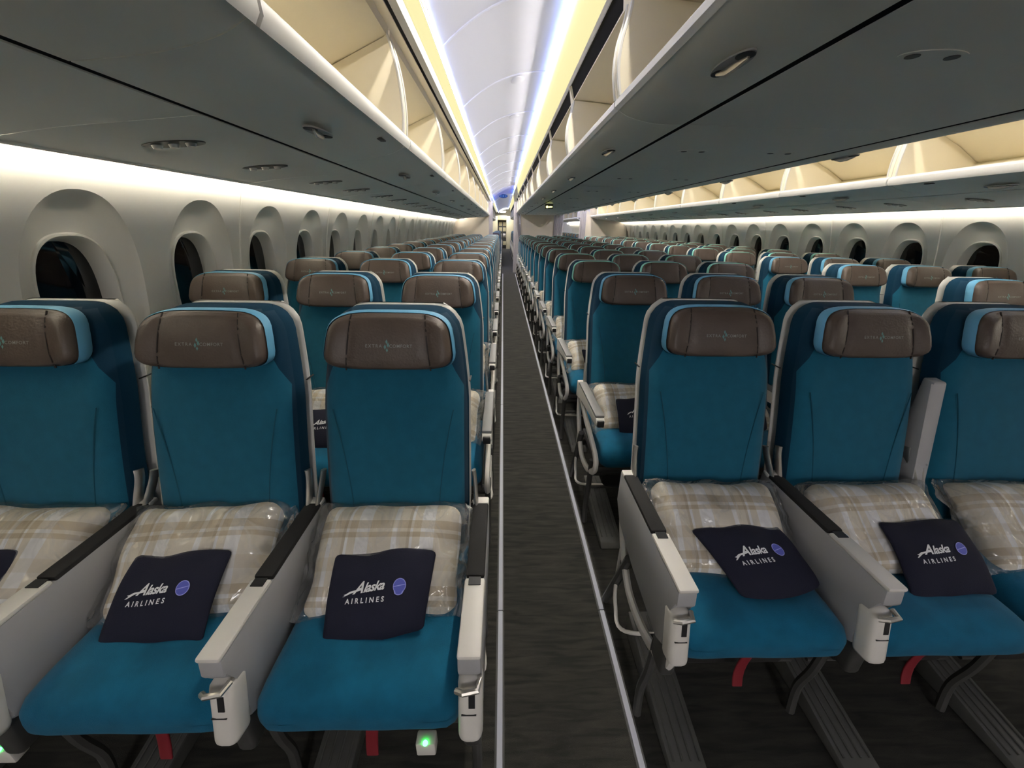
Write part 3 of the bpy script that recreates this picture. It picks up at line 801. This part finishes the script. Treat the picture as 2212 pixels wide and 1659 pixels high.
def make_seat(left, right, pipe, logo, far=False, style='slim', rstyle=None, strap=True):
    """left/right: None, 0 (shared arm) or +-1 (aisle arm)"""
    root = empty('passenger_seat')
    bm = bmesh.new()
    def mif(c):
        yl = c.y - back_y(c.z)
        if yl > -0.012: return 1
        return 0
    loft(bm, back_rings(0.46, 1.200, 0, -0.040, 0.062, crown=0.004, bol=0.008), True, True, True, 1, mif=mif)
    for sx in (-1, 1):
        pts = []
        for q in range(14):
            z = 0.52 + 0.42 * q / 13; x = sx * (0.118 + 0.05 * (q / 13) ** 2)
            t = x / back_hw(z); y = back_y(z) - 0.040 - 0.004 * (1 - t * t) - 0.008 * math.exp(-((abs(t) - 0.82) / 0.13) ** 2)
            pts.append((x, y + 0.0006, z))
        tube(bm, pts, 0.0016, 5, mi=2)
    link('backrest', bm, [M['teal'], M['navy'], M['seam']], root, angle=60)
    bm = bmesh.new(); loft(bm, back_rings(0.47, 1.2010, 0.003, 0.058, 0.088), True, True, True, 0)
    sh = link('back_shell', bm, M['shell'], root, angle=60)
    if not far:
        bm = bmesh.new()
        for sx in (-1, 1): box(bm, (sx * (back_hw(0.985) + 0.0055), back_y(0.985) + 0.068, 0.985), (0.004, 0.045, 0.003))
        link('shell_joint', bm, M['dark'], sh, smooth=False)
    make_headrest(root, pipe, logo)
    def cf(p):
        q = p.copy()
        q.z += 0.010 * (1 - (p.x / 0.23) ** 2) * (1 if p.z > 0 else 0)
        front = max(0, (-p.y - 0.10) / 0.14)
        q.z -= 0.018 * front ** 2 if p.z > 0 else 0
        q.x *= 1 + 0.02 * front
        q.z += rough(q, 0.004, 9, root.name.__hash__() % 7 * 0)
        return q + Vector((0, -0.200, 0.444))
    bm = bmesh.new(); rbox(bm, (0.440, 0.465, 0.122), 0.048, 14, cf)
    link('seat_cushion', bm, M['teal_seat'], root, angle=80)
    if not far:
        bm = bmesh.new()
        box(bm, (0, -0.20, 0.365), (0.44, 0.38, 0.03), 0.006)
        tube(bm, [(-0.245, -0.31, 0.30), (0.245, -0.31, 0.30)], 0.021, 10)
        tube(bm, [(-0.245, -0.02, 0.30), (0.245, -0.02, 0.30)], 0.021, 10)
        tube(bm, [(-0.22, -0.30, 0.20), (0.22, -0.30, 0.20)], 0.007, 8)
        link('seat_frame', bm, M['frame'], root)
        bm = bmesh.new(); box(bm, (0.0, -0.20, 0.262), (0.34, 0.26, 0.085), 0.02, 3)
        link('life_vest_pouch', bm, M['arm_pad'], root)
        bm = bmesh.new()
        prism_x(bm, [(-0.06, 0.10), (-0.50, 0.030), (-0.52, 0.004), (-0.06, 0.004)], -0.20, -0.095, 0.006)
        fc = link('floor_cover', bm, M['legpanel'], root)
        bm = bmesh.new()
        for q in range(4): tube(bm, [(-0.185 + q * 0.025, -0.08, 0.099), (-0.185 + q * 0.025, -0.47, 0.037)], 0.003, 6)
        link('rib', bm, M['legpanel'], fc)
        if strap:
            bm = bmesh.new(); rbox(bm, (0.030, 0.006, 0.15), 0.003, 6, lambda p: Vector((p.x + 0.004 * math.sin(p.z * 30), p.y - 0.375 - 0.05 * (p.z / .15) ** 2, p.z + 0.30)))
            link('pull_strap', bm, M['red'], root)
    for sx in (-1, 1):
        link('recline_hinge', make_hinge(root, sx * 0.226, sx), M['metal'], root)
    if left == 9: make_arm(root, -0.245, 0, far, 'raised')
    elif left is not None: make_arm(root, -0.245, left, far, style)
    if right is not None: make_arm(root, 0.245, right, far, style)
    return root
EC, ST = M['pipe_blue'], M['pipe_mint']
P = {}
def proto(kind, ec, far, first=False):
    key = (kind, ec, far, first)
    if key not in P:
        lr = {'window_left': (0, None), 'middle': (0, None), 'aisle_left': (0, 1), 'centre_left': (-1, None), 'centre_right': (0, 1),
              'right_aisle': (-1, None), 'right_window': (0, 0), 'centre_right_raised': (9, 1)}[kind]
        pipe = {'ec': EC, 'blue': EC, 'std': ST}[ec]
        P[key] = [make_seat(lr[0], lr[1], pipe, ec == 'ec', far, 'box' if first else 'slim'), False]
    r = P[key]
    if not r[1]: r[1] = True; return r[0]
    return copy_tree(r[0])
PIT1, PIT = 0.85, 0.787
def rows(y0, n, n1=2):
    out = []; y = y0
    for k in range(n): out.append(y); y += PIT1 if k < n1 else PIT
    return out
ROW_L, ROW_C = rows(0.92, 15), rows(1.06, 15)
ROW_R = ROW_C[:]
SX_L = [-1.285, -0.795, -0.305]; SX_C = [0.675, 1.165, 1.655]; SX_R = [2.635, 3.125, 3.615]
SEATS = {}
def rowname(k): return 'front row' if k == 0 else '%s row' % ORD[k]
def put_seat(kind, ec, far, x, y, label, grp, first=False):
    o = proto(kind, ec, far, first); o.location = (x, y, 0); tag(o, label, 'seat', grp); return o
for k, y in enumerate(ROW_L):
    for j, (kd, nm) in enumerate((('window_left', 'window seat'), ('middle', 'middle seat'), ('aisle_left', 'aisle seat'))):
        ec = 'ec' if k < 3 else 'blue'
        SEATS['L', k, j] = put_seat(kd, ec, k > 6, SX_L[j], y, 'teal %s with brown headrest, %s of the left block' % (nm, rowname(k)), 'teal seats of the left block', k == 0)
for k, y in enumerate(ROW_C):
    for j, (kd, nm) in enumerate((('centre_left', 'left seat beside the aisle'), ('middle', 'middle seat'), ('centre_right' if k else 'centre_right_raised', 'right seat'))):
        ec = 'ec' if k < 2 else 'std'
        SEATS['C', k, j] = put_seat(kd, ec, k > 6, SX_C[j], y, 'teal %s with brown headrest, %s of the centre block' % (nm, rowname(k)), 'teal seats of the centre block', k == 0)
for k, y in enumerate(ROW_R):
    if k == 0: continue
    for j, (kd, nm) in enumerate((('right_aisle', 'aisle seat'), ('middle', 'middle seat'), ('right_window', 'window seat'))):
        ec = 'ec' if k < 4 else 'std'
        SEATS['R', k, j] = put_seat(kd, ec, k > 6, SX_R[j], y, 'teal %s with brown headrest, right block, level with centre %s' % (nm, rowname(k)), 'teal seats of the right block')
for k in range(12):
    y = 15.9 + k * PIT
    for x, kd, nm in ((SX_L[2], 'aisle_left', 'left of the near aisle'), (SX_C[0], 'centre_left', 'right of the near aisle'), (SX_R[1], 'middle', 'by the right windows')):
        put_seat(kd, 'blue', True, x, y, 'tiny distant teal seat past the curtains %s, %s beyond them' % (nm, ORD[k] if k else 'first'), 'seats in the far cabin')

# ------------------------------------------------------------------ pillows and pouches
def make_pillow(seed):
    root = empty('pillow')
    Wd, Th, Ln = 0.39, 0.12, 0.285
    def f(p, g=0.0):
        q = p.copy(); ax, az = abs(p.x) / (Wd / 2), abs(p.z) / (Ln / 2)
        k = (1 - min(1, ax) ** 3.2) * (1 - min(1, az) ** 3.2)
        q.y = p.y * (0.36 + 0.75 * k ** 0.5)
        q.x *= 1 - 0.05 * (1 - az ** 2) ; q.z *= 1 - 0.05 * (1 - ax ** 2)
        q += Vector((rough(p, 0.012, 9, seed), rough(p, 0.016, 11, seed + 5), rough(p, 0.012, 8, seed + 9)))
        return q
    bm = bmesh.new(); rbox(bm, (Wd, Th, Ln), 0.045, 18, f); link('cushion', bm, M['plaid'], root, angle=80)
    def g(p):
        q = f(p); n = p.normalized()
        q += Vector((n.x * 0.006, n.y * 0.004, n.z * 0.006)) + Vector((rough(p, 0.006, 16, seed + 2), rough(p, 0.005, 18, seed), rough(p, 0.006, 16, seed + 4)))
        if abs(p.x) > Wd / 2 * 0.93: q.x += math.copysign(0.020 + rough(p, 0.02, 30, seed), p.x); q.y *= 0.5
        return q
    bm = bmesh.new(); rbox(bm, (Wd * 1.03, Th * 1.02, Ln * 1.03), 0.035, 26, g); link('plastic_wrap', bm, M['wrap'], root, angle=80)
    return root
def make_pouch(v):
    root = empty('amenity_pouch')
    Wd, Th, Ht = 0.258, 0.028, 0.198
    def f(p):
        q = p.copy(); ax, az = p.x / (Wd / 2), p.z / (Ht / 2)
        k = (1 - min(1, abs(ax)) ** 4) * (1 - min(1, abs(az)) ** 4)
        q.y = p.y * (0.45 + 0.95 * k) 
        q.x *= (0.955 + 0.045 * az) if v != 1 else 0.92
        if v == 0: q.z += 0.006 * math.sin(ax * 3 + 0.6) * (1 if az > 0 else 0.3) + 0.035 * max(0, ax - 0.2) * max(0, -az - 0.2); q.z += 0.006 * ax
        if v == 1: q.z += 0.006 * ax + 0.004 * math.sin(ax * 3)
        if v == 2: q.x += 0.03 * -az; q.z += 0.018 * (ax * ax) * max(0, -az) + 0.006 * ax
        q.y += 0.012 * (az * az) - 0.004 * math.sin(ax * 4 + v) * (0.6 + 0.4 * az) + rough(p, 0.004, 14, v * 3.1)
        return q
    bm = bmesh.new(); rbox(bm, (Wd, Th, Ht), 0.012, 20, f); link('pouch_body', bm, M['pouch'], root, angle=80)
    F = lambda x, z: f(Vector((x, -Th / 2, z))) + Vector((0, -0.0022, 0))
    bm = bmesh.new()
    k = 0.76; lx = lambda x: (x - 0.004) * k - 0.022
    put_text(bm, text_polys('A', 0.046 * k, 0.42, 0.0008), lambda x, y: F(x + lx(-0.029), y + 0.017))
    put_text(bm, text_polys('laska', 0.038 * k, 0.30, 0.0007, 0.92), lambda x, y: F(x + lx(0.0215), y + 0.0150))
    put_poly(bm, [(lx(a), b * k + 0.0150) for a, b in [(-0.080, -0.022), (-0.074, -0.0215), (-0.052, -0.0085), (-0.018, -0.004), (-0.018, 0.0005), (-0.056, -0.003), (-0.068, -0.009), (-0.076, -0.011), (-0.070, -0.014)]], F)
    put_text(bm, text_polys('AIRLINES', 0.0155, 0.0, 0.0004, 1.65), lambda x, y: F(x - 0.027, y - 0.012))
    link('lettering', bm, M['print'], root, smooth=False)
    bm = bmesh.new(); G = lambda x, z: F(x, z) + Vector((0, -0.0004, 0)); H2 = lambda x, z: F(x, z) + Vector((0, -0.0008, 0))
    put_poly(bm, ellipse(0.0165, 0.0165, 28, 0.056, 0.012), F, 1)
    put_poly(bm, ellipse(0.0148, 0.0148, 28, 0.056, 0.012), G, 0)
    put_poly(bm, [(0.041, 0.009), (0.054, 0.011), (0.071, 0.015), (0.071, 0.0165), (0.054, 0.0132), (0.041, 0.0105)], H2, 1)
    link('badge', bm, [M['badge'], M['badge_line']], root, smooth=False)
    return root
PIL = [make_pillow(1.3), make_pillow(4.7), make_pillow(8.1)]; POU = [make_pouch(0), make_pouch(1), make_pouch(2)]
used = set()
def inst(protos, i):
    o = protos[i]
    if o in used: return copy_tree(o)
    used.add(o); return o
def seatname(b, k, j):
    bl = {'L': 'left', 'C': 'centre', 'R': 'right'}[b]
    nm = {'L': ('window', 'middle', 'aisle'), 'C': ('left', 'middle', 'right'), 'R': ('aisle', 'middle', 'window')}[b][j]
    return '%s seat of the %s block, %s' % (nm, bl, rowname(k))
# (block,row,col): pillow variant, dx, rot / pouch variant, dx, dy, dz, tilt, rz
KIT = {('L', 0, 0): (1, -0.02, 0, 1, -0.06, 0.0, 0, 0), ('L', 0, 1): (0, -0.02, 5, 1, -0.02, 0.0, 0, -2), ('L', 0, 2): (2, 0.0, 0, 0, 0.005, 0.0, 0, -2),
       ('C', 0, 0): (0, 0.0, -2, 2, 0.045, -0.035, -12, 4), ('C', 0, 1): (1, 0.02, 3, 1, 0.075, -0.03, -4, -3), ('C', 0, 2): (2, 0.02, -4, None)}
for b, ks in (('L', range(1, 9)), ('C', range(1, 9))):
    for k in ks:
        for j in range(3):
            if k > 2 and not ((b == 'L' and j == 2) or (b == 'C' and j == 0)): continue
            KIT[b, k, j] = ((k + j) % 3, 0.0, random.uniform(-5, 5), 1 if (k + j) % 2 else 0, random.uniform(0.0, 0.03), 0, 0, random.uniform(-4, 4))
for (b, k, j), v in KIT.items():
    st = SEATS[b, k, j]; X, Y = st.location.x, st.location.y
    o = inst(PIL, v[0]); o.location = (X + v[1], Y - (0.115 if b == 'L' else 0.14), 0.575 if b == 'L' else 0.568)
    o.rotation_euler = (math.radians(-54), 0, math.radians(v[2]))
    tag(o, 'beige plaid pillow in clear plastic on the %s' % seatname(b, k, j), 'pillow', 'wrapped plaid pillows')
    if v[3] is None: continue
    o = inst(POU, v[3]); o.location = (X + v[4], Y - 0.232 + v[5], 0.577)
    o.rotation_euler = (math.radians(-50 + v[6]), 0, math.radians(v[7]))
    tag(o, 'navy lettered pouch against the pillow on the %s' % seatname(b, k, j), 'pouch', 'navy amenity pouches')
for pr in PIL + POU:
    if pr not in used: raise RuntimeError('unused proto')

# power outlet boxes with a green lamp below the seats
for b, x, y, nm in (('L', -0.305 + 0.135, 0.92 - 0.40, 'left block aisle seat'), ('L', -1.285 + 0.17, 0.92 - 0.40, 'left block window seat')):
    r = empty('power_outlet', (x, y, 0.30)); tag(r, 'small white power box with green light under the front %s' % nm, 'power outlet')
    bm = bmesh.new(); box(bm, (0, 0, 0), (0.045, 0.03, 0.045), 0.004); link('outlet_box', bm, M['arm_white'], r)
    bm = bmesh.new(); bmesh.ops.create_uvsphere(bm, u_segments=10, v_segments=6, radius=0.006)
    for v in bm.verts: v.co += Vector((0.0, -0.012, 0.024))
    link('status_light', bm, M['green'], r)

# ------------------------------------------------------------------ aisle floor strips
def fstrip(x, y0, y1, wdt, label):
    bm = bmesh.new(); box(bm, (0, (y0 + y1) / 2, 0.003), (wdt, y1 - y0, 0.006), 0.001)
    o = link('floor_path_strip', bm, M['strip'], smooth=False); o.location.x = x
    bm = bmesh.new(); box(bm, (0, (y0 + y1) / 2, 0.001), (wdt + 0.012, y1 - y0, 0.003)); link('strip_edging', bm, M['strip_dark'], o, smooth=False)
    tag(o, label, 'floor strip')
ys = [-1.0, 1.08, 3.0, 5.0, 7.0, 9.0, 11.0, 13.0]
for x, nm in ((0.0, 'left'), (0.406, 'right'), (1.93, 'left side of the far'), (2.33, 'right side of the far')):
    for q in range(7):
        lab = 'grey luminous floor strip on the %s aisle edge, %s segment' % (nm if 'far' in nm else nm + ' side of the near', ['nearest', 'second', 'third', 'fourth', 'fifth', 'sixth', 'seventh'][q])
        if q and x > 1: continue
        y1 = ys[q + 1] - 0.004 if x < 1 else 13.0
        fstrip(x, ys[q], y1, 0.017, lab if x < 1 else 'grey luminous floor strip along the %s aisle' % nm)

# ------------------------------------------------------------------ divider, curtains, far end
def wall_box(name, x0, x1, y, z0, z1, m, th=0.04):
    bm = bmesh.new(); box(bm, ((x0 + x1) / 2, y, (z0 + z1) / 2), (x1 - x0, th, z1 - z0)); return struct(link(name, bm, m, smooth=False))
wall_box('wall_divider_left', CX - 2.79, -0.46, Y_DIV, 0, 1.80, M['divider'])
wall_box('wall_divider_centre', 0.56, 1.60, Y_DIV, 0, 1.85, M['divider'])
wall_box('wall_divider_right', 2.62, CX + 2.79, Y_DIV, 0, 1.80, M['divider'])
def curtain(x0, x1, z1, label):
    bm = bmesh.new(); n = 48; rings = []
    for z in (0.03, 0.6, 1.2, z1):
        rings.append([Vector((x0 + (x1 - x0) * k / n, Y_DIV - 0.03 + 0.025 * math.sin(k * 1.05) * (1 if z < z1 else .6), z)) for k in range(n + 1)]
                     + [Vector((x0 + (x1 - x0) * k / n, Y_DIV - 0.022 + 0.025 * math.sin(k * 1.05), z)) for k in range(n, -1, -1)])
    loft(bm, rings, True, True, True)
    o = link('curtain', bm, M['curtain'], angle=80); tag(o, label, 'curtain', 'drawn back cabin curtains')
curtain(-0.455, -0.33, 2.15, 'pale lilac curtain drawn back at the left of the near aisle')
curtain(0.33, 0.56, 2.15, 'pale lilac curtain drawn back at the right of the near aisle')
curtain(1.60, 1.90, 1.85, 'pale curtain drawn back at the left of the far aisle')
curtain(2.42, 2.62, 2.1, 'pale lilac curtain drawn back at the right of the far aisle')
# far cabin side walls with lit windows band, end wall
for s, nm in ((-1, 'left'), (1, 'right')):
    bm = bmesh.new()
    zs = [0, .5, 1.0, 1.3, 1.55, 1.8]
    loft(bm, [[Vector((CX + (wall_u(z) if s < 0 else -wall_u(z)), y, z)) for z in zs] for y in (Y_DIV - 0.2, Y_END)], False)
    struct(link('wall_far_' + nm, bm, M['wall']))
    o = strip_lamp('cove_light', [(-2.520, 1.640), (-2.532, 1.672)], -s, 14.0, 24.0, M['cove'], 'distant warm strip light washing the %s wall past the curtains' % nm, 'strip light', 0.008, True)
pw = bpy.data.objects['window_22']
for k in range(10):
    o = copy_tree(pw); o.location.y = 14.4 + k * W_PITCH; o.location.x = -0.012; o.name = 'window_%d' % n_id; n_id += 1
for s in (1, -1):
    for (y0, y1, m, nm) in ((12.4, 15.1, M['led_zone'], 'deep blue'), (15.2, 26.0, M['led_blue'], 'distant pale blue')):
        strip_lamp('ceiling_wash_light', [(-1.506, 2.262), (-1.488, 2.266)], s, y0, y1, m, '%s strip at the outer ceiling edge of the %s aisle' % (nm, sides[s]), 'strip light', 0.006, True)
        strip_lamp('ceiling_wash_light', [(-0.824, 2.505), (-0.812, 2.498)], s, y0, y1, m if 'deep' in nm else M['led_blue_soft'], '%s strip at the inner ceiling edge of the %s aisle' % (nm, sides[s]), 'strip light', 0.006, True)
    strip_lamp('light_lens', [(-1.545, 2.195), (-1.512, 2.275)], s, 15.6, 24, M['lens'], 'distant yellow light band over the %s window bins past the curtains' % sides[s], 'strip light', 0.012, False)
    strip_lamp('light_lens', [(-0.765, 2.235), (-0.812, 2.515)], s, 15.6, 24, M['lens'], 'distant yellow light band over centre bins past curtains, %s aisle' % sides[s], 'strip light', 0.012, False)
wall_box('wall_front', CX - 2.8, CX + 2.8, Y_FRONT, 0, 2.8, M['divider'])
wall_box('wall_end', CX - 2.8, CX + 2.8, Y_END, 0, 2.8, M['galley'])
g = empty('galley_unit', (0.02, Y_END - 0.9, 0)); tag(g, 'pale metal galley unit closing off the far end of the aisle', 'galley')
bm = bmesh.new(); box(bm, (0.55, 0.2, 1.05), (0.7, 0.8, 2.1), 0.01); box(bm, (-0.75, 0.2, 1.05), (0.7, 0.8, 2.1), 0.01); box(bm, (-0.1, 0.3, 2.0), (0.65, 0.5, 0.3), .01)
link('cabinet', bm, M['galley'], g)
bm = bmesh.new(); box(bm, (-0.1, 0.58, 0.92), (0.6, 0.03, 1.84), .005); link('door_leaf', bm, M['frame'], g)
for z in (0.35, 0.85, 1.25, 1.6):
    for x in (-0.2, 0.08):
        bm = bmesh.new(); box(bm, (x, 0.55, z), (0.22, 0.03, 0.26), .01); link('compartment_door', bm, M['galley'] if z != .85 else M['metal'], g)
strip_lamp('light_panel', [(-1.35, 2.3), (-1.0, 2.32)], 1, 26.5, 28.3, M['bay'], 'bright lamp over the galley at the far end', 'ceiling light', 0.02, True, 1.5)

# exit sign below the centre bins and oval sign on the far ceiling
r = empty('cabin_sign', (0.76, 7.0, 1.745)); tag(r, 'small glowing yellow sign hanging below the centre panels near the aisle', 'sign')
bm = bmesh.new(); box(bm, (0, 0, 0), (0.13, 0.03, 0.075), 0.006); link('sign_case', bm, M['dark'], r)
bm = bmesh.new(); G0 = lambda x, z: Vector((x, -0.0165, z))
put_poly(bm, ellipse(0.019, 0.019, 20, -0.034, -0.008), G0)
put_poly(bm, [(-0.010, -0.018), (0.052, -0.014), (0.052, 0.0), (0.020, 0.004), (-0.010, -0.004)], G0)
link('sign_symbol', bm, M['sign'], r, smooth=False)
bm = bmesh.new(); box(bm, (0, 0, 0.040), (0.03, 0.02, 0.02)); link('bracket', bm, M['frame'], r)
r = empty('ceiling_sign', (-0.0, 14.7, 2.40)); tag(r, 'dark blue oval sign on the far aisle ceiling', 'sign')
bm = bmesh.new()
loft(bm, [[Vector((a, y, c)) for a, c in ellipse(.15, .062, 28)] for y in (0.0, 0.03)], True, True, True); link('sign_face', bm, mat('sign_blue', (0.03, 0.12, 0.30), 0.4), r)
bm = bmesh.new()
for dx in (-0.085, 0.085): loft(bm, [[Vector((a, y, c)) for a, c in ellipse(.022, .03, 16, dx)] for y in (-0.003, 0.0)], True, True, True)
box(bm, (0, -0.002, 0), (0.05, 0.004, 0.06)); link('sign_symbol', bm, M['pipe_blue'], r)
